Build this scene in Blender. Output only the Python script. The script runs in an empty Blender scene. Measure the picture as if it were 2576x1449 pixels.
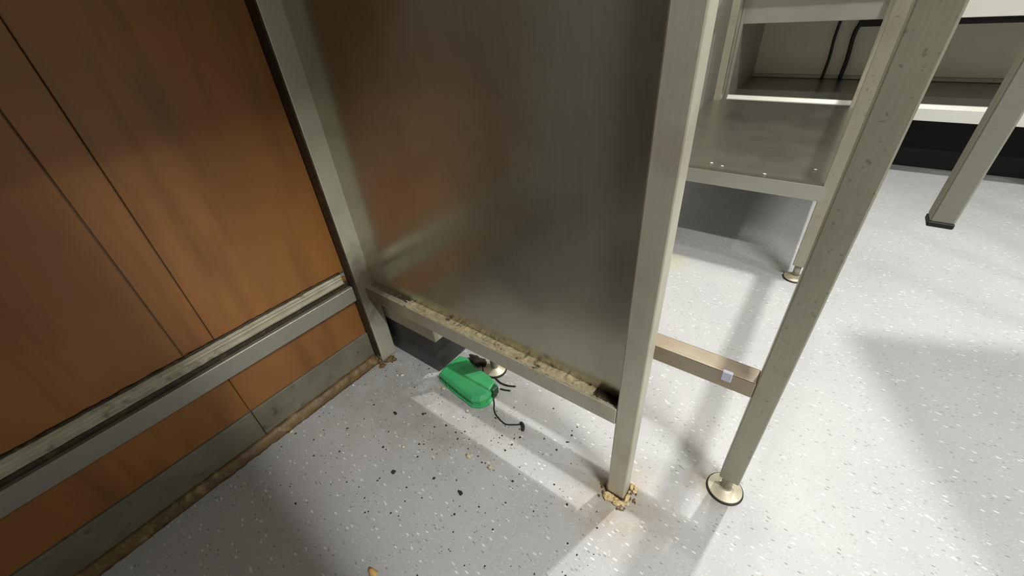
import bpy, bmesh, math, random
from mathutils import Vector, Matrix, noise

# ------------------------------------------------------------------ camera, light, exposure
scene = bpy.context.scene
COL = scene.collection
cam_data = bpy.data.cameras.new('camera')
cam = bpy.data.objects.new('camera', cam_data)
COL.objects.link(cam)
right = Vector((0.79944199, 0.59688641, -0.06796406))
down = Vector((0.30059698, -0.49540445, -0.81499441))
fwd = Vector((-0.52012878, 0.63111096, -0.57546937))
M = Matrix((right, -down, -fwd)).transposed().to_4x4()
M.translation = Vector((0.897, 0.0, 0.85))
cam.matrix_world = M
cam_data.sensor_width = 36.0
cam_data.lens = 1019.654 / 2576.0 * 36.0
cam_data.clip_start = 0.01
scene.camera = cam

world = bpy.data.worlds.new('world')
scene.world = world
world.use_nodes = True
world.node_tree.nodes['Background'].inputs[0].default_value = (0.9, 0.95, 1.0, 1)
world.node_tree.nodes['Background'].inputs[1].default_value = 0.02


def area_lamp(name, loc, power, sx, sy, rz=0.0, col=(1.0, 0.99, 0.93)):
    d = bpy.data.lights.new(name, 'AREA')
    d.shape = 'RECTANGLE'
    d.size, d.size_y = sx, sy
    d.energy = power
    d.color = col
    o = bpy.data.objects.new(name, d)
    o.location = loc
    o.rotation_euler = (0, 0, rz)
    COL.objects.link(o)
    return o


area_lamp('ceiling_lamp', (1.08, 1.52, 2.56), 28, 0.05, 0.05)
area_lamp('ceiling_lamp', (0.84, 1.60, 2.56), 7, 0.10, 0.10)
area_lamp('ceiling_lamp', (2.30, -0.17, 2.56), 49, 1.2, 0.08)
area_lamp('ceiling_lamp', (2.70, 1.00, 2.56), 10, 0.10, 0.10)

vs = scene.view_settings
vs.view_transform = 'Standard'
vs.look = 'None'
vs.gamma = 1.0
vs.use_curve_mapping = False
vs.exposure = 0.68

rnd = random.Random(7)


# ------------------------------------------------------------------ helpers
def tag(o, label=None, cat=None, group=None, kind=None):
    if label: o['label'] = label
    if cat: o['category'] = cat
    if group: o['group'] = group
    if kind: o['kind'] = kind
    return o


def empty(name, loc=(0, 0, 0)):
    o = bpy.data.objects.new(name, None)
    o.location = loc
    o.empty_display_size = 0.05
    COL.objects.link(o)
    return o


def link(name, bm, mat, parent=None, smooth=False):
    me = bpy.data.meshes.new(name)
    bmesh.ops.recalc_face_normals(bm, faces=bm.faces[:])
    bm.to_mesh(me)
    bm.free()
    if smooth:
        for p in me.polygons:
            p.use_smooth = True
    me.materials.append(mat)
    o = bpy.data.objects.new(name, me)
    COL.objects.link(o)
    if parent is not None:
        o.parent = parent
        # geometry is given in world coordinates: undo the parent's offset
        p, off = parent, Vector((0, 0, 0))
        while p is not None:
            off += p.location
            p = p.parent
        o.location = -off
    return o


def add_box(bm, x0, x1, y0, y1, z0, z1, bev=0.0, seg=2):
    r = bmesh.ops.create_cube(bm, size=1.0)
    vv = r['verts']
    for v in vv:
        v.co = Vector((x0 + (v.co.x + .5) * (x1 - x0), y0 + (v.co.y + .5) * (y1 - y0), z0 + (v.co.z + .5) * (z1 - z0)))
    if bev > 0:
        ee = list({e for v in vv for e in v.link_edges})
        bmesh.ops.bevel(bm, geom=ee, offset=bev, segments=seg, affect='EDGES', profile=0.5)


def box(name, x0, x1, y0, y1, z0, z1, mat, parent=None, bev=0.0, seg=2):
    bm = bmesh.new()
    add_box(bm, x0, x1, y0, y1, z0, z1, bev, seg)
    return link(name, bm, mat, parent)


def add_tube(bm, pts, r, n=8, cap=True):
    pts = [Vector(p) for p in pts]
    rings = []
    prev = None
    for i, p in enumerate(pts):
        a = pts[max(i - 1, 0)]
        b = pts[min(i + 1, len(pts) - 1)]
        t = (b - a).normalized()
        ref = prev if prev is not None else (Vector((0, 0, 1)) if abs(t.z) < .9 else Vector((1, 0, 0)))
        u = (ref - t * ref.dot(t)).normalized()
        prev = u
        w = t.cross(u)
        rr = r[i] if isinstance(r, (list, tuple)) else r
        rings.append([bm.verts.new(p + (u * math.cos(2 * math.pi * k / n) + w * math.sin(2 * math.pi * k / n)) * rr) for k in range(n)])
    for i in range(len(rings) - 1):
        for k in range(n):
            bm.faces.new((rings[i][k], rings[i][(k + 1) % n], rings[i + 1][(k + 1) % n], rings[i + 1][k]))
    if cap:
        bm.faces.new(rings[0][::-1])
        bm.faces.new(rings[-1])


def catmull(pts, k=6):
    P = [Vector(p) for p in pts]
    P = [P[0] * 2 - P[1]] + P + [P[-1] * 2 - P[-2]]
    out = []
    for i in range(1, len(P) - 2):
        for j in range(k):
            t = j / k
            a, b, c, d = P[i - 1], P[i], P[i + 1], P[i + 2]
            out.append(0.5 * ((2 * b) + (c - a) * t + (2 * a - 5 * b + 4 * c - d) * t * t + (3 * b - a - 3 * c + d) * t ** 3))
    out.append(P[-2])
    return out


def add_lathe(bm, cx, cy, prof, n=32):
    rings = []
    for r, z in prof:
        rings.append([bm.verts.new((cx + r * math.cos(2 * math.pi * k / n), cy + r * math.sin(2 * math.pi * k / n), z)) for k in range(n)])
    for i in range(len(rings) - 1):
        for k in range(n):
            bm.faces.new((rings[i][k], rings[i][(k + 1) % n], rings[i + 1][(k + 1) % n], rings[i + 1][k]))
    bm.faces.new(rings[0][::-1])
    bm.faces.new(rings[-1])


def extrude_y(bm, prof, y0, y1, ny=1, jit=0.0, seed=0):
    """profile of (x, z) points run along y"""
    rr = random.Random(seed)
    rings = []
    for i in range(ny + 1):
        y = y0 + (y1 - y0) * i / ny
        rings.append([bm.verts.new((x + rr.uniform(-jit, jit) * (1 if x > .003 else 0), y, max(z + rr.uniform(-jit, jit), 0.0))) for x, z in prof])
    m = len(prof)
    for i in range(ny):
        for k in range(m):
            bm.faces.new((rings[i][k], rings[i][(k + 1) % m], rings[i + 1][(k + 1) % m], rings[i + 1][k]))
    bm.faces.new(rings[0])
    bm.faces.new(rings[-1][::-1])


# ------------------------------------------------------------------ materials
def new_mat(name):
    m = bpy.data.materials.new(name)
    m.use_nodes = True
    nt = m.node_tree
    b = nt.nodes['Principled BSDF']
    return m, nt, b


def N(nt, typ, **kw):
    n = nt.nodes.new(typ)
    for k, v in kw.items():
        if isinstance(k, str) and hasattr(n, k):
            setattr(n, k, v)
        else:
            n.inputs[k].default_value = v
    return n


def coords(nt, scale=(1, 1, 1), rot=(0, 0, 0)):
    g = N(nt, 'ShaderNodeNewGeometry')
    mp = N(nt, 'ShaderNodeMapping')
    mp.inputs['Rotation'].default_value = rot
    mp.inputs['Scale'].default_value = scale
    nt.links.new(g.outputs['Position'], mp.inputs['Vector'])
    return mp.outputs['Vector']


def noise_fac(nt, vec, scale, lo, hi, detail=4, rough=0.55):
    n = N(nt, 'ShaderNodeTexNoise')
    n.inputs['Scale'].default_value = scale
    n.inputs['Detail'].default_value = detail
    n.inputs['Roughness'].default_value = rough
    nt.links.new(vec, n.inputs['Vector'])
    r = N(nt, 'ShaderNodeMapRange')
    r.inputs['From Min'].default_value = lo
    r.inputs['From Max'].default_value = hi
    nt.links.new(n.outputs['Fac'], r.inputs['Value'])
    return r.outputs['Result']


def mixc(nt, fac, a, b):
    m = N(nt, 'ShaderNodeMix', data_type='RGBA')
    if hasattr(fac, 'links') or hasattr(fac, 'is_linked'):
        nt.links.new(fac, m.inputs['Factor'])
    else:
        m.inputs['Factor'].default_value = fac
    for s, v in (('A', a), ('B', b)):
        sock = [i for i in m.inputs if i.name == s and i.type == 'RGBA'][0]
        if isinstance(v, (tuple, list)):
            sock.default_value = (*v[:3], 1)
        else:
            nt.links.new(v, sock)
    return [o for o in m.outputs if o.type == 'RGBA'][0]


def mul(nt, a, b):
    m = N(nt, 'ShaderNodeMath', operation='MULTIPLY')
    for i, v in enumerate((a, b)):
        if isinstance(v, (int, float)):
            m.inputs[i].default_value = v
        else:
            nt.links.new(v, m.inputs[i])
    return m.outputs[0]


def math_n(nt, op, a, b):
    m = N(nt, 'ShaderNodeMath', operation=op)
    for i, v in enumerate((a, b)):
        if isinstance(v, (int, float)):
            m.inputs[i].default_value = v
        else:
            nt.links.new(v, m.inputs[i])
    return m.outputs[0]


def bump(nt, b, fac, strength, dist=0.001):
    bp = N(nt, 'ShaderNodeBump')
    bp.inputs['Strength'].default_value = strength
    bp.inputs['Distance'].default_value = dist
    nt.links.new(fac, bp.inputs['Height'])
    nt.links.new(bp.outputs['Normal'], b.inputs['Normal'])


def steel(name, col, rough=0.34, metallic=0.9, dirt=(0.20, 0.15, 0.10), amount=0.35, grain=(60, 60, 4), speck=0.0, rvar=0.12, grime=None):
    m, nt, b = new_mat(name)
    v = coords(nt)
    vg = coords(nt, grain)
    blot = noise_fac(nt, v, 9.0, 0.48, 0.75)
    fine = noise_fac(nt, vg, 6.0, 0.3, 0.7, 3)
    c = mixc(nt, mul(nt, blot, amount), col, dirt)
    c = mixc(nt, mul(nt, fine, 0.18), c, tuple(x * 0.6 for x in col))
    if speck > 0:
        sp = noise_fac(nt, v, 130.0, 0.66, 0.72, 2)
        c = mixc(nt, mul(nt, sp, speck), c, (0.05, 0.04, 0.025))
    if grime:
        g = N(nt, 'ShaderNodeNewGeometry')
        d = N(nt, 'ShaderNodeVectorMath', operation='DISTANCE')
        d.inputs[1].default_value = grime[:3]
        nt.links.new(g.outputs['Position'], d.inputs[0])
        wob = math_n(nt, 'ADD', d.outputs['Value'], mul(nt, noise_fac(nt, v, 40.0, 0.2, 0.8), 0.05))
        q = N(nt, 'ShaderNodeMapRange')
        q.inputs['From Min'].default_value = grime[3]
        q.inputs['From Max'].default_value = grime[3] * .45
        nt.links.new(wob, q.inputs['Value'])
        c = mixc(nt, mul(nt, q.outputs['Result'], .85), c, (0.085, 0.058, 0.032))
    nt.links.new(c, b.inputs['Base Color'])
    b.inputs['Metallic'].default_value = metallic
    r = N(nt, 'ShaderNodeMapRange')
    r.inputs['To Min'].default_value = rough
    r.inputs['To Max'].default_value = rough + rvar
    nt.links.new(noise_fac(nt, v, 5.0, 0.3, 0.7), r.inputs['Value'])
    nt.links.new(r.outputs['Result'], b.inputs['Roughness'])
    bump(nt, b, fine, 0.12, 0.0004)
    return m


def plain(name, col, rough=0.5, var=0.15, scale=30, metallic=0.0, col2=None, bmp=0.0):
    m, nt, b = new_mat(name)
    v = coords(nt)
    f = noise_fac(nt, v, scale, 0.3, 0.7)
    c2 = col2 if col2 else tuple(x * (1 - var) for x in col)
    nt.links.new(mixc(nt, f, col, c2), b.inputs['Base Color'])
    b.inputs['Roughness'].default_value = rough
    b.inputs['Metallic'].default_value = metallic
    if bmp:
        bump(nt, b, f, bmp, 0.002)
    return m


def floor_mat():
    m, nt, b = new_mat('flecked_vinyl')
    v = coords(nt)
    vf = coords(nt, (1.0, 2.7, 1.0), (0, 0, math.radians(-37)))
    base = mixc(nt, noise_fac(nt, v, 2.2, 0.3, 0.7), (0.42, 0.42, 0.435), (0.49, 0.49, 0.50))
    for scale, thr, lo, hi, col in ((62.0, 0.27, 0.0, 0.16, (0.80, 0.79, 0.79)), (75.0, 0.25, 0.84, 1.0, (0.22, 0.22, 0.21)), (140.0, 0.30, 0.0, 0.20, (0.62, 0.61, 0.62)), (150.0, 0.28, 0.80, 1.0, (0.30, 0.30, 0.30))):
        vo = N(nt, 'ShaderNodeTexVoronoi')
        vo.inputs['Scale'].default_value = scale
        nt.links.new(vf, vo.inputs['Vector'])
        near = math_n(nt, 'LESS_THAN', vo.outputs['Distance'], thr)
        sep = N(nt, 'ShaderNodeSeparateColor')
        nt.links.new(vo.outputs['Color'], sep.inputs[0])
        a = math_n(nt, 'GREATER_THAN', sep.outputs[0], lo)
        c = math_n(nt, 'LESS_THAN', sep.outputs[0], hi)
        base = mixc(nt, mul(nt, mul(nt, near, mul(nt, a, c)), 0.85), base, col)

    # stains round the feet and grime in the corner under the steel partition
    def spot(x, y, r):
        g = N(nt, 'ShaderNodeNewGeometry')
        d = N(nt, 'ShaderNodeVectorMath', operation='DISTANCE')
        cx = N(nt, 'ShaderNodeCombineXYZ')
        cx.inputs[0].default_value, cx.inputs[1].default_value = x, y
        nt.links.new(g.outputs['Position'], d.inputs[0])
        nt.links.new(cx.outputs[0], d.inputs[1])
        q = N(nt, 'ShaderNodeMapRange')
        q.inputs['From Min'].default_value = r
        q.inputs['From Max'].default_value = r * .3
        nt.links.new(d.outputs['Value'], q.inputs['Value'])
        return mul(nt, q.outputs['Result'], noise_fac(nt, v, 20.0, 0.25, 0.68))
    base = mixc(nt, mul(nt, spot(.765, .44, .13), .75), base, (0.34, 0.25, 0.14))
    base = mixc(nt, mul(nt, spot(.915, .578, .062), .95), base, (0.22, 0.16, 0.10))
    base = mixc(nt, mul(nt, spot(.53, 1.40, .10), .6), base, (0.45, 0.42, 0.22))
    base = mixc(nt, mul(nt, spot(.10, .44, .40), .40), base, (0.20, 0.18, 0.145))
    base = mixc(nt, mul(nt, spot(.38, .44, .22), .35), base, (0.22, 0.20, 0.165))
    nt.links.new(base, b.inputs['Base Color'])
    r = N(nt, 'ShaderNodeMapRange')
    r.inputs['To Min'].default_value = 0.46
    r.inputs['To Max'].default_value = 0.66
    nt.links.new(noise_fac(nt, v, 12.0, 0.3, 0.7), r.inputs['Value'])
    nt.links.new(r.outputs['Result'], b.inputs['Roughness'])
    bump(nt, b, noise_fac(nt, v, 220.0, 0.3, 0.7, 2), 0.08, 0.0005)
    return m


def board_mat():
    m, nt, b = new_mat('orange_laminate')
    v = coords(nt)
    vg = coords(nt, (1, 9, 1.3))
    c = mixc(nt, noise_fac(nt, v, 3.5, 0.3, 0.72, 5), (0.35, 0.150, 0.037), (0.25, 0.104, 0.025))
    c = mixc(nt, mul(nt, noise_fac(nt, vg, 2.2, 0.5, 0.75), 0.55), c, (0.13, 0.050, 0.013))
    nt.links.new(c, b.inputs['Base Color'])
    b.inputs['Roughness'].default_value = 0.42
    bump(nt, b, noise_fac(nt, v, 14.0, 0.3, 0.7), 0.1, 0.002)
    return m


def skirting_mat():
    m, nt, b = new_mat('grey_green_skirting')
    v = coords(nt)
    c = mixc(nt, noise_fac(nt, v, 12.0, 0.3, 0.7), (0.22, 0.205, 0.15), (0.15, 0.14, 0.10))
    c = mixc(nt, noise_fac(nt, v, 34.0, 0.60, 0.72), c, (0.08, 0.065, 0.04))
    nt.links.new(c, b.inputs['Base Color'])
    b.inputs['Roughness'].default_value = 0.5
    return m


def residue_mat(name, c1, c2, c3, scale=45, rough=0.75):
    m, nt, b = new_mat(name)
    v = coords(nt)
    c = mixc(nt, noise_fac(nt, v, scale, 0.35, 0.65), c1, c2)
    c = mixc(nt, noise_fac(nt, v, scale * 1.6, 0.57, 0.68), c, c3)
    nt.links.new(c, b.inputs['Base Color'])
    b.inputs['Roughness'].default_value = rough
    bump(nt, b, noise_fac(nt, v, scale * 2, 0.3, 0.7), 0.6, 0.002)
    return m


M_floor = floor_mat()
M_board = board_mat()
M_skirt = skirting_mat()
M_panel = steel('panel_steel', (0.54, 0.525, 0.42), 0.17, 0.82, (0.36, 0.31, 0.24), 0.4, (30, 30, 3), speck=0.0, rvar=0.10)
M_post = steel('post_steel', (0.60, 0.585, 0.475), 0.36, 0.42, (0.36, 0.27, 0.19), 0.45, grime=(0.05, 0.46, 0.255, 0.165))  # corner spot: rail grime plus dark reflections put into the colour
M_leg = steel('leg_steel', (0.39, 0.375, 0.295), 0.36, 0.55, (0.24, 0.175, 0.12), 0.5, speck=0.35)
M_bar = steel('bar_steel', (0.42, 0.36, 0.28), 0.32, 0.80, (0.40, 0.27, 0.17), 0.55, (4, 60, 60))
M_shelf = steel('shelf_steel', (0.36, 0.35, 0.30), 0.26, 0.9, (0.36, 0.33, 0.26), 0.5, (6, 60, 60))
M_bright = steel('bright_steel', (0.74, 0.73, 0.68), 0.36, 0.35, (0.6, 0.57, 0.52), 0.2, (3, 60, 60))
M_lip = steel('lip_steel', (0.44, 0.43, 0.385), 0.34, 0.7, (0.4, 0.37, 0.32), 0.2, (3, 60, 60))
M_far = steel('far_steel', (0.40, 0.39, 0.33), 0.4, 0.6, (0.42, 0.40, 0.33), 0.3, (3, 60, 60))
M_back = steel('back_steel', (0.62, 0.60, 0.51), 0.42, 0.3, (0.5, 0.47, 0.38), 0.3, (3, 60, 60))
M_disc = plain('foot_disc_metal', (0.66, 0.61, 0.47), 0.42, 0.25, 40, 0.35)
M_rubber = plain('black_rubber', (0.018, 0.017, 0.015), 0.6, 0.3)
M_trim = residue_mat('cream_trim', (0.50, 0.47, 0.36), (0.40, 0.37, 0.27), (0.24, 0.21, 0.14), 20, 0.55)
M_cove = residue_mat('brown_grease', (0.19, 0.115, 0.04), (0.12, 0.075, 0.03), (0.27, 0.19, 0.09), 26, 0.5)
M_dark_brown = residue_mat('dark_grease_and_shade', (0.055, 0.036, 0.018), (0.035, 0.025, 0.014), (0.10, 0.06, 0.02), 30, 0.55)  # grease colour, also painted shade on the corner post's front
M_resid = residue_mat('beige_residue', (0.50, 0.43, 0.27), (0.36, 0.30, 0.18), (0.07, 0.05, 0.03), 38, 0.8)
M_foam = residue_mat('yellowed_foam', (0.62, 0.44, 0.20), (0.70, 0.60, 0.36), (0.20, 0.10, 0.04), 60, 0.8)
M_green = plain('green_plastic', (0.058, 0.45, 0.165), 0.45, 0.12, 40)
M_dgreen = plain('shaded_green_plastic', (0.012, 0.085, 0.035), 0.5, 0.2, 40)
M_wire = plain('black_wire', (0.02, 0.017, 0.014), 0.5, 0.3)
M_cream = plain('cream_board', (0.66, 0.60, 0.46), 0.6, 0.2, 18)
M_dskirt = plain('dark_grey_skirting', (0.075, 0.072, 0.075), 0.5, 0.25, 16)
M_wall = plain('pale_wall', (0.38, 0.38, 0.355), 0.6, 0.08, 5)
M_ceil = plain('ceiling_board', (0.40, 0.40, 0.38), 0.8, 0.06, 5)
M_black = plain('black_void', (0.004, 0.004, 0.0045), 0.8, 0.3)
M_pipe = plain('black_cable', (0.012, 0.011, 0.010), 0.55, 0.3)
M_dirt = plain('dark_dirt', (0.035, 0.028, 0.018), 0.8, 0.4)
M_crumb = plain('pale_crumb', (0.66, 0.60, 0.42), 0.7, 0.2)
M_corn = plain('yellow_kernel', (0.75, 0.47, 0.16), 0.55, 0.2)
M_shiny = plain('clear_shard', (0.75, 0.75, 0.72), 0.2, 0.1)
M_tape = plain('pale_tape', (0.62, 0.64, 0.78), 0.5, 0.15)

# ------------------------------------------------------------------ the setting
RX, RY0, RY1, RZ = 4.7, -1.9, 3.36, 2.6


def structure(o):
    o['kind'] = 'structure'
    return o


structure(box('floor', -0.12, RX + .1, RY0 - .1, RY1 + .1, -0.08, 0.0, M_floor))
structure(box('ceiling', -0.12, RX + .1, RY0 - .1, RY1 + .1, RZ, RZ + .08, M_ceil))
structure(box('wall_right', RX, RX + .1, RY0, RY1, 0, RZ, M_wall))
structure(box('wall_back', -0.12, RX, RY1, RY1 + .1, 0, RZ, M_wall))
structure(box('wall_front', -0.12, RX, RY0 - .1, RY0, 0, RZ, M_wall))
# unseen wall end added behind the viewer to shade the corner's left part
structure(box('shade_wall', 1.10, 1.20, RY0, -0.05, 0, RZ, M_wall))

wl = structure(box('wall_left', -0.12, -0.012, RY0, RY1, 0, RZ, M_wall))
YE = -0.34          # the orange boards stop here; pale wall goes on


def board(y0, y1, z0, z1, x1=0.0):
    return box('board', -0.0125, x1, y0, y1, z0, z1, M_board, wl, 0.0012, 1)


board(YE, 0.0495, 0.318, RZ)
board(0.0515, 0.1075, 0.318, RZ, -0.0006)
board(0.1090, 0.4195, 0.318, RZ, -0.0002)
board(YE, 0.0895, 0.110, 0.300)
board(0.0905, 0.4195, 0.110, 0.300, -0.0004)

bl = structure(empty('baseboard_left', (0, 0, 0)))
for (y0, y1, x1) in ((YE, 0.0895, 0.0040), (0.0915, 0.4195, 0.0034)):
    box('tile', -0.0125, x1, y0, y1, 0.0, 0.1085, M_skirt, bl, 0.001, 1)
bm = bmesh.new()
extrude_y(bm, [(0.003, 0.0), (0.021, 0.0), (0.020, 0.007), (0.016, 0.015), (0.010, 0.022), (0.003, 0.027)], YE, 0.416, 90, 0.0016, 3)
structure(link('trim_1', bm, M_cove, None, True))
bm = bmesh.new()
extrude_y(bm, [(-0.004, 0.291), (0.012, 0.2915), (0.0135, 0.2955), (0.0085, 0.2985), (0.0085, 0.3035), (0.0105, 0.3070), (0.0085, 0.3105), (0.0105, 0.3140), (0.0060, 0.3175), (-0.004, 0.3185)], YE, 0.403, 40, 0.0004, 5)
structure(link('trim_2', bm, M_trim))
# brown greasy sealant run along the top of the cream trim and beside the post
bm = bmesh.new()
extrude_y(bm, [(0.0005, 0.316), (0.0045, 0.316), (0.0040, 0.320), (0.0005, 0.323)], YE, 0.405, 80, 0.0012, 9)
structure(link('trim_3', bm, M_dark_brown, None, True))

# dark strip filling the gap between the cream trim and the steel rail
bm = bmesh.new()
extrude_y(bm, [(0.0004, 0.262), (0.0030, 0.263), (0.0036, 0.278), (0.0028, 0.2905), (0.0004, 0.2908)], YE, 0.418, 70, 0.0005, 15)
structure(link('trim_4', bm, M_dark_brown, None, True))
# wall pillar behind the steel partition: dark skirting, cream boxing above
wp = structure(empty('wall_pillar', (0.12, 0.7, 0)))
box('skirting', 0.0, 0.200, 0.490, 1.05, 0.0, 0.128, M_dskirt, wp, 0.004, 2)
box('boxing', 0.0, 0.222, 0.4835, 1.07, 0.1285, RZ, M_cream, wp, 0.002, 1)

# ------------------------------------------------------------------ steel partition (posts, panel, rails)
pt = empty('steel_partition', (0.4, 0.46, 0))
tag(pt, 'brownish stainless steel partition panel in a square-tube frame beside the orange wall', 'partition')
TOPZ = 1.22
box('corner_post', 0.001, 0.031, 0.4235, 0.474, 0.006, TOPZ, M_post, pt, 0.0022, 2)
box('shaded_face_strip', 0.0005, 0.0305, 0.4200, 0.4233, 0.03, TOPZ - .01, M_dark_brown, pt)  # dark sheet over the post's front face, its shade put into the colour
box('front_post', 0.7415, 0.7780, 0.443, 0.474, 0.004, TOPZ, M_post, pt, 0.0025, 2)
pn = box('panel', 0.031, 0.7415, 0.4680, 0.4735, 0.262, TOPZ - 0.02, M_panel, pt)
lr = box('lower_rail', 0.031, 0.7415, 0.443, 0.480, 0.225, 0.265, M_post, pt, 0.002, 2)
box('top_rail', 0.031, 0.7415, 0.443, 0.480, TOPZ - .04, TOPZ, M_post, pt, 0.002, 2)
box('shade_ledge', 0.0, 0.54, YE, 0.4675, 1.06, 1.09, M_bright, pt, 0.003, 1)  # unseen ledge added to shade the upper part of the orange wall
wr = box('wall_rail', 0.0006, 0.015, YE, 0.4195, 0.229, 0.273, M_far, pt, 0.0015, 1)


# beige residue on the ledge of the lower rail: two ragged strips with a groove between
def ragged(name, x0, x1, ya, yb, z0, h, seed, parent, mat):
    rr = random.Random(seed)
    bm = bmesh.new()
    n = 90
    top, bot = [], []
    a_w = b_w = 0.0
    for i in range(n + 1):
        x = x0 + (x1 - x0) * i / n
        a_w = a_w * .6 + rr.uniform(-.0012, .0012)
        b_w = b_w * .6 + rr.uniform(-.0022, .0022)
        e = min(1.0, i / 5, (n - i) / 4)
        ym = (ya + yb) / 2
        y0, y1 = ym + (ya + a_w - ym) * e, ym + (yb + b_w - ym) * e
        hh = h * (.6 + .6 * rr.random()) * (0.35 + .65 * e)
        top.append([bm.verts.new((x, y0, z0)), bm.verts.new((x, y0 + (y1 - y0) * .2, z0 + hh)), bm.verts.new((x, y0 + (y1 - y0) * .75, z0 + hh * (.7 + .6 * rr.random()))), bm.verts.new((x, y1, z0))])
    for i in range(n):
        for k in range(3):
            bm.faces.new((top[i][k], top[i][k + 1], top[i + 1][k + 1], top[i + 1][k]))
        bm.faces.new((top[i][3], top[i][0], top[i + 1][0], top[i + 1][3]))
    bm.faces.new(top[0]); bm.faces.new(top[-1][::-1])
    return link(name, bm, mat, parent)


ragged('residue', 0.172, 0.706, 0.4525, 0.4695, 0.2648, 0.0035, 4, lr, M_resid)
ragged('residue', 0.160, 0.722, 0.4445, 0.4510, 0.2645, 0.0022, 8, lr, M_resid)
ragged('dark_grime', 0.690, 0.738, 0.450, 0.4700, 0.2648, 0.0030, 11, lr, M_dark_brown)
ragged('dark_grime', 0.032, 0.190, 0.4560, 0.4700, 0.2646, 0.0018, 13, lr, M_dark_brown)


# foam collars at the feet of the posts
def foam(name, centre, half, spread, count, rmin, rmax, a0, a1, seed, mat):
    """ragged lumps of foam squeezed out round the foot of a square post"""
    rr = random.Random(seed)
    bm = bmesh.new()
    for i in range(count):
        a = math.radians(rr.uniform(a0, a1))
        c, s_ = math.cos(a), math.sin(a)
        k = 1.0 / max(abs(c) / half[0], abs(s_) / half[1])
        d = k + rr.uniform(0.0, spread)
        r = rr.uniform(rmin, rmax)
        st_ = Vector((rr.uniform(.8, 2.0), rr.uniform(.7, 1.1), rr.uniform(.6, 1.1)))
        rot = Matrix.Rotation(a + math.pi / 2 + rr.uniform(-.5, .5), 3, 'Z')
        res = bmesh.ops.create_icosphere(bm, subdivisions=2, radius=1.0)
        off = Vector((rr.uniform(-9, 9), rr.uniform(-9, 9), i))
        for v in res['verts']:
            q = 1 + .55 * noise.noise(v.co * 1.6 + off)
            p = rot @ Vector((v.co.x * st_.x * r * q, v.co.y * st_.y * r * q, v.co.z * st_.z * r * q))
            v.co = Vector((centre[0] + c * d + p.x, centre[1] + s_ * d + p.y, max(0.0004, r * .5 + p.z)))
    return link(name, bm, mat, pt, True)


foam('foam_collar', (0.7600, 0.4585), (0.0185, 0.0160), 0.014, 30, 0.0030, 0.0065, -170, 50, 3, M_foam)
foam('grime_collar', (0.7600, 0.4585), (0.0185, 0.0160), 0.022, 22, 0.0015, 0.0035, -190, 70, 9, M_cove)
foam('foam_collar', (0.0160, 0.4480), (0.0150, 0.0245), 0.020, 22, 0.0028, 0.0060, -95, 10, 6, M_cove)
bm = bmesh.new()
add_box(bm, 0.7400, 0.7796, 0.4412, 0.4758, 0.0, 0.011, 0.003, 2)
link('foot_cap', bm, M_dark_brown, pt)

# ------------------------------------------------------------------ long work table behind the partition
wt = empty('steel_stand', (0.63, 1.6, 0))
tag(wt, 'long stainless steel stand on square legs with round levelling feet, behind the partition', 'stand')
LX0, LX1 = (0.309, 0.345), (0.919, 0.955)
for i, (yy, foot) in enumerate(((0.566, 1), (1.474, 1), (2.585, 1))):
    for j, (xa, xb) in enumerate((LX0, LX1)):
        lg = box('leg', xa, xb, yy, yy + 0.037, 0.056, 0.940, M_leg, wt, 0.0022, 2)
        cx, cy = (xa + xb) / 2, yy + 0.0185
        bm = bmesh.new()
        add_lathe(bm, cx, cy, [(0.0105, 0.012), (0.0105, 0.060)], 16)
        link('foot_stem', bm, M_leg, lg, True)
        bm = bmesh.new()
        add_lathe(bm, cx, cy, [(0.0325, 0.0035), (0.0320, 0.0065), (0.0150, 0.0125), (0.0125, 0.0135), (0.0125, 0.0150)], 40)
        link('foot_disc', bm, M_disc, lg)
        bm = bmesh.new()
        add_lathe(bm, cx, cy, [(0.0335, 0.0), (0.0350, 0.0015), (0.0345, 0.0038), (0.0330, 0.0045)], 40)
        link('rubber_pad', bm, M_rubber, lg, True)
box('crossbar', 0.345, 0.919, 0.567, 0.603, 0.290, 0.325, M_bar, wt, 0.0018, 2)
# front lip + pan of the under-shelf (rear half of the table)
bm = bmesh.new()
add_box(bm, 0.309, 0.9335, 1.4745, 2.622, 0.329, 0.3345, 0.0008, 1)
link('under_shelf', bm, M_shelf, wt)
box('shelf_lip', 0.309, 0.9335, 1.4735, 1.4775, 0.287, 0.3350, M_lip, wt, 0.001, 1)
box('shelf_lip', 0.9295, 0.9335, 1.4780, 2.622, 0.287, 0.3330, M_lip, wt, 0.001, 1)
for yy in (0.567, 1.475, 2.586):
    box('top_rail', 0.345, 0.919, yy, yy + .035, 0.900, 0.936, M_leg, wt, 0.002, 1)
for xa in (0.310, 0.920):
    box('side_rail', xa, xa + .034, 0.603, 1.474, 0.900, 0.936, M_leg, wt, 0.002, 1)
    box('side_rail', xa, xa + .034, 1.511, 2.585, 0.900, 0.936, M_leg, wt, 0.002, 1)
# drop bar on an outrigger of the top frame, black end cap
box('outrigger', 0.955, 1.011, 0.601, 0.623, 0.905, 0.932, M_far, wt, 0.002, 1)
db = box('drop_bar', 1.0110, 1.0325, 0.600, 0.624, 0.619, 0.936, M_far, wt, 0.002, 2)
box('end_cap', 1.0106, 1.0329, 0.5996, 0.6244, 0.613, 0.619, M_rubber, db, 0.001, 1)

tp = bmesh.new()
add_box(tp, 0.868, 0.884, 0.565, 0.572, 0.306, 0.3265, 0.0012, 1)
tag(link('tape_scrap', tp, M_tape), 'small pale lilac scrap of tape stuck on the crossbar of the steel stand', 'tape')

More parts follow.
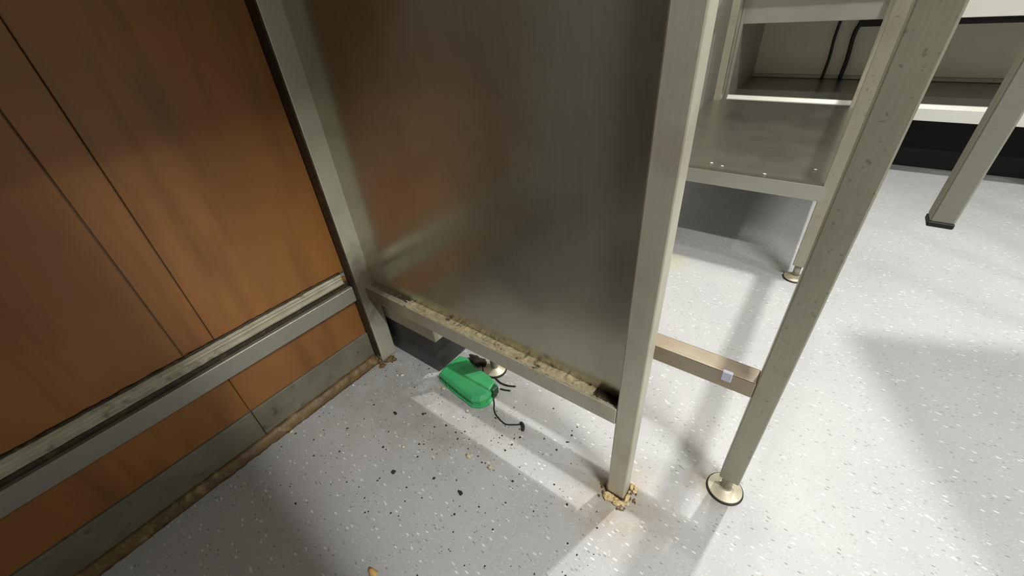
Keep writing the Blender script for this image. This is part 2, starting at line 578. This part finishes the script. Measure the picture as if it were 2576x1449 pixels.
# ------------------------------------------------------------------ far bench along the back wall
fb = empty('far_bench', (1.6, 3.0, 0))
tag(fb, 'long steel bench with bright-edged undershelf against the back wall', 'bench')
FX0, FX1 = 0.352, 3.6
box('under_shelf', FX0, FX1, 2.705, 3.34, 0.332, 0.340, M_shelf, fb, 0.001, 1)
bm = bmesh.new()
P = [(2.690, 0.275), (2.690, 0.3255), (2.706, 0.3405), (2.720, 0.3405), (2.720, 0.335), (2.700, 0.325), (2.700, 0.275)]
a = [bm.verts.new((FX0, y, z)) for y, z in P]
b_ = [bm.verts.new((FX1, y, z)) for y, z in P]
for k in range(len(P)):
    bm.faces.new((a[k], a[(k + 1) % len(P)], b_[(k + 1) % len(P)], b_[k]))
bm.faces.new(a[::-1]); bm.faces.new(b_)
link('front_lip', bm, M_bright, fb)
box('apron', 1.06, FX1, 2.690, 2.704, 0.672, 0.87, M_bright, fb, 0.002, 1)
box('apron_shaded', FX0, 1.059, 2.690, 2.704, 0.676, 0.87, M_lip, fb, 0.002, 1)  # left stretch of the apron, its shading put into a darker steel
box('worktop', FX0, FX1, 2.66, 3.35, 0.87, 0.91, M_bright, fb, 0.003, 2)
box('back_panel', FX0, FX1, 3.325, 3.345, 0.340, 0.87, M_back, fb)
box('upstand', FX0, FX1, 3.312, 3.325, 0.340, 0.362, M_far, fb, 0.004, 2)
box('side_panel', FX0 - .012, FX0 + .004, 2.690, 3.345, 0.30, 0.87, M_far, fb, 0.002, 1)
box('black_band', 0.846, FX1, 2.715, 2.745, 0.648, 0.670, M_black, fb)  # plain black band just below the apron
box('void_panel', FX0, FX1, 2.92, 2.94, 0.0, 0.331, M_black, fb)  # black sheet standing for the unlit void beneath the shelf
for x in (0.46, 1.72, 3.5):
    box('leg', x, x + .036, 2.72, 2.756, 0.0, 0.332, M_leg, fb, 0.002, 1)
box('cladding', 0.0, FX0 - .013, 2.690, 2.70, 0.0, 1.3, M_far, fb)

for (x, z1, lab) in ((0.738, 0.672, 'thin black cable hanging straight down nearest the bench side panel'), (0.826, 0.640, 'black cable that bends from horizontal down to the bench shelf')):
    bm = bmesh.new()
    if x < .8:
        add_tube(bm, catmull([(x, 3.285, .342), (x + .004, 3.285, .45), (x - .003, 3.285, .56), (x, 3.285, z1), (x, 3.285, .80)]), 0.0075, 8)
    else:
        add_tube(bm, catmull([(x, 3.285, .342), (x + .003, 3.285, .45), (x - .005, 3.285, .56), (x + .004, 3.285, .615), (x + .03, 3.285, z1), (x + .2, 3.285, z1 + .002), (x + .45, 3.285, z1 - .004), (x + .9, 3.285, z1)]), 0.0105, 8)
    tag(link('cable', bm, M_pipe, None, True), lab, 'cable', 'cables behind the far bench')

# ------------------------------------------------------------------ green plastic trap box
OUT = [(.224, .466), (.218, .498), (.221, .527), (.226, .552), (.252, .560), (.281, .546), (.302, .540), (.318, .546), (.362, .538), (.383, .530), (.390, .503), (.394, .478), (.384, .458), (.362, .447), (.312, .452), (.262, .459)]
cxg = sum(p[0] for p in OUT) / len(OUT)
cyg = sum(p[1] for p in OUT) / len(OUT)


def ring_pts(inset):
    out = []
    n = len(OUT)
    for i in range(n):
        p0, p, p1 = Vector(OUT[i - 1]), Vector(OUT[i]), Vector(OUT[(i + 1) % n])
        e0, e1 = (p - p0).normalized(), (p1 - p).normalized()
        n0, n1 = Vector((e0.y, -e0.x)), Vector((e1.y, -e1.x))
        nn = (n0 + n1).normalized()
        if nn.dot(Vector((cxg, cyg)) - p) < 0 and i not in (5, 6, 7):
            nn = -nn
        out.append(p + nn * inset)
    return out


gb = empty('trap_box', (cxg, cyg, 0))
tag(gb, 'bright green moulded plastic box lying on the floor under the steel partition', 'plastic box')
bm = bmesh.new()
spec = [(0.000, 0.0), (0.0050, 0.0), (0.0058, 0.0045), (0.0190, 0.0060), (0.0215, 0.0015), (0.0260, 0.0020), (0.0325, 0.0075), (0.0345, 0.0115)]
rings = []
for z, ins in spec:
    rings.append([bm.verts.new((p.x, p.y, z)) for p in ring_pts(ins)])
n = len(OUT)
for i in range(len(rings) - 1):
    for k in range(n):
        bm.faces.new((rings[i][k], rings[i][(k + 1) % n], rings[i + 1][(k + 1) % n], rings[i + 1][k]))
bm.faces.new(rings[0][::-1])
bm.faces.new(rings[-1])
body = link('shell', bm, M_green, gb)
# dark block for the opening at the right end, shade put into its colour
bm = bmesh.new()
add_box(bm, 0.370, 0.3935, 0.499, 0.522, 0.007, 0.0325, 0.003, 2)
link('opening', bm, M_dgreen, gb)
# ribs in the long front groove
for k in range(6):
    t = k / 5
    x = .262 + (.345 - .262) * t
    y = .459 + (.4495 - .459) * t
    box('rib', x - .0015, x + .0015, y + .0015, y + .0075, 0.0055, 0.0205, M_green, gb)

bm = bmesh.new()
add_tube(bm, catmull([(.384, .512, .014), (.392, .500, .004), (.404, .487, .0025), (.414, .474, .0022), (.432, .462, .0022), (.464, .455, .0022), (.487, .468, .0022), (.498, .477, .0022)]), 0.0018, 6)
wire = link('wire', bm, M_wire, None, True)
bm = bmesh.new()
add_tube(bm, catmull([(.494, .479, .004), (.502, .476, .0045), (.508, .470, .0045), (.512, .462, .004)]), [0.0022] + [0.0042] * 17 + [0.002], 8)
link('plug', bm, M_wire, wire, True)
tag(wire, 'thin black wire curling from the green box across the floor', 'wire')
bm = bmesh.new()
add_tube(bm, catmull([(.300, .580, .004), (.325, .574, .006), (.348, .560, .004), (.372, .553, .003), (.395, .556, .0025), (.415, .566, .0025)]), 0.0018, 6)
tag(link('wire', bm, M_wire, None, True), 'loose dark wire tangled behind the green box by the rear foot', 'wire')
bm = bmesh.new()
add_tube(bm, catmull([(.385, .536, .003), (.398, .540, .0025), (.412, .546, .0025)]), 0.0016, 6)
tag(link('wire', bm, M_wire, None, True), 'short straight end of dark wire beside the green box', 'wire')


# lump of greasy dust round the hidden table foot
def lump(name, c, r, mat, seed, flat=.6, sub=2, amp=.35):
    bm = bmesh.new()
    bmesh.ops.create_icosphere(bm, subdivisions=sub, radius=1.0)
    for v in bm.verts:
        d = 1 + amp * noise.noise(v.co * 1.7 + Vector((seed * 3.1, seed * 1.7, seed)))
        v.co = Vector((c[0] + v.co.x * d * r[0], c[1] + v.co.y * d * r[1], max(0.0002, c[2] + v.co.z * d * r[2])))
    return link(name, bm, mat, None, True)


tag(lump('dust_clump', (.272, .578, .008), (.030, .014, .012), M_dirt, 2, amp=.7, sub=3), 'dark greasy dust clump behind the green box', 'dust clump')

# ------------------------------------------------------------------ debris on the floor
deb = [
    ('crumb', (.016 + .012, .134), .0045, M_crumb, 'pale crumb lying against the brown floor bead by the orange wall', 'crumb'),
    ('kernel', (.458, .059), .0085, M_corn, 'yellow kernel at the bottom edge of the picture', 'kernel'),
    ('shard', (.107, .412), .0045, M_shiny, 'shiny clear shard on the floor near the corner post, the left one', 'shard'),
    ('shard', (.119, .420), .0050, M_shiny, 'shiny clear shard on the floor near the corner post, the right one', 'shard'),
    ('crumb', (.331, .212), .0060, M_dirt, 'dark ragged crumb in the middle of the bare floor, left of a similar one', 'crumb'),
    ('crumb', (.489, .264), .0055, M_dirt, 'olive dark crumb on the floor nearer the steel front post', 'crumb'),
    ('crumb', (.030, .318), .0035, M_shiny, 'tiny white crumb on the brown floor bead close to the corner', 'crumb'),
    ('crumb', (.206, .322), .0045, M_dirt, 'round black crumb in front of the green box, the left of two', 'crumb'),
    ('crumb', (.269, .361), .0038, M_dirt, 'small black crumb in front of the green box, nearer to it', 'crumb'),
    ('crumb', (.255, .452), .0050, M_crumb, 'pale flake beside the left end of the green box', 'crumb'),
    ('crumb', (.360, .432), .0055, M_crumb, 'pale flake just in front of the green box corner', 'crumb'),
    ('crumb', (.447, .338), .0055, M_crumb, 'pale husk in the shadow band before the partition', 'crumb'),
    ('crumb', (.300, .268), .0042, M_crumb, 'pale crumb on the lit floor left of the shadow band', 'crumb'),
    ('crumb', (.505, .345), .0050, M_crumb, 'long pale husk in the shadow band nearest the front post', 'crumb'),
]
for i, (nm, (x, y), r, mt, lab, cat) in enumerate(deb):
    o = lump(nm, (x, y, r * .45), (r * (1.2 if i % 2 else .8), r * (.75 if i % 3 else 1.1), r * .6), mt, i + 1, amp=.8)
    tag(o, lab, cat, 'scraps on the floor')

# unseen steel shelf added at the right to cast the floor shadow in view
st = empty('shade_shelf', (1.085, 1.425, 0))
st.rotation_euler = (0, 0, math.radians(22))
tag(st, 'added unseen steel shelf above and beyond the right edge, shading the floor there', 'shelf')


def local_box(name, x0, x1, y0, y1, z0, z1, mat, parent, bev):
    bm = bmesh.new()
    add_box(bm, x0, x1, y0, y1, z0, z1, bev, 2)
    o = link(name, bm, mat, parent)
    o.location = (0, 0, 0)
    return o


local_box('shelf_board', 0.0, 1.1, -0.42, 0.0, 1.60, 1.62, M_bright, st, 0.008)
for lx in (0.72, 1.04):
    for ly in (-0.38, -0.06):
        local_box('leg', lx, lx + .036, ly, ly + .036, 0.0, 1.60, M_leg, st, 0.002)

for i, (x, y, lab) in enumerate(((.582, 1.548, 'white speck near the left end of the steel shelf front edge'), (.622, 1.530, 'second white speck from the left on the steel shelf front edge'), (.756, 1.509, 'white speck at the middle of the steel shelf front edge'), (.884, 1.616, 'white speck near the right leg on the steel shelf'))):
    o = lump('crumb', (x, y, .3368), (.0050, .0035, .0022), M_shiny, 40 + i, amp=.6)
    for v in o.data.vertices:
        v.co.z = max(v.co.z, .3346)
    tag(o, lab, 'crumb', 'specks on the steel shelf')

# countless fine dirt specks: one object
bm = bmesh.new()
for i in range(420):
    if i < 300:
        x, y = rnd.uniform(.03, .78), rnd.uniform(.02, .57)
    else:
        x, y = rnd.gauss(.42, .10), rnd.gauss(.40, .05)
    if .212 < x < .40 and .44 < y < .57: continue
    if x < .03: continue
    r = rnd.choice((.0007, .0009, .0012, .0018, .0024)) * rnd.uniform(.7, 1.2)
    a = rnd.uniform(0, 6.28)
    k = 5
    t = bm.verts.new((x, y, r * .8))
    ring = [bm.verts.new((x + r * rnd.uniform(.6, 1.5) * math.cos(a + 6.283 * j / k), y + r * rnd.uniform(.6, 1.5) * math.sin(a + 6.283 * j / k), 0.0002)) for j in range(k)]
    for j in range(k):
        bm.faces.new((t, ring[j], ring[(j + 1) % k]))
tag(link('dirt_specks', bm, M_dirt), 'fine dark dirt specks strewn over the grey floor in the corner', 'dirt', kind='stuff')
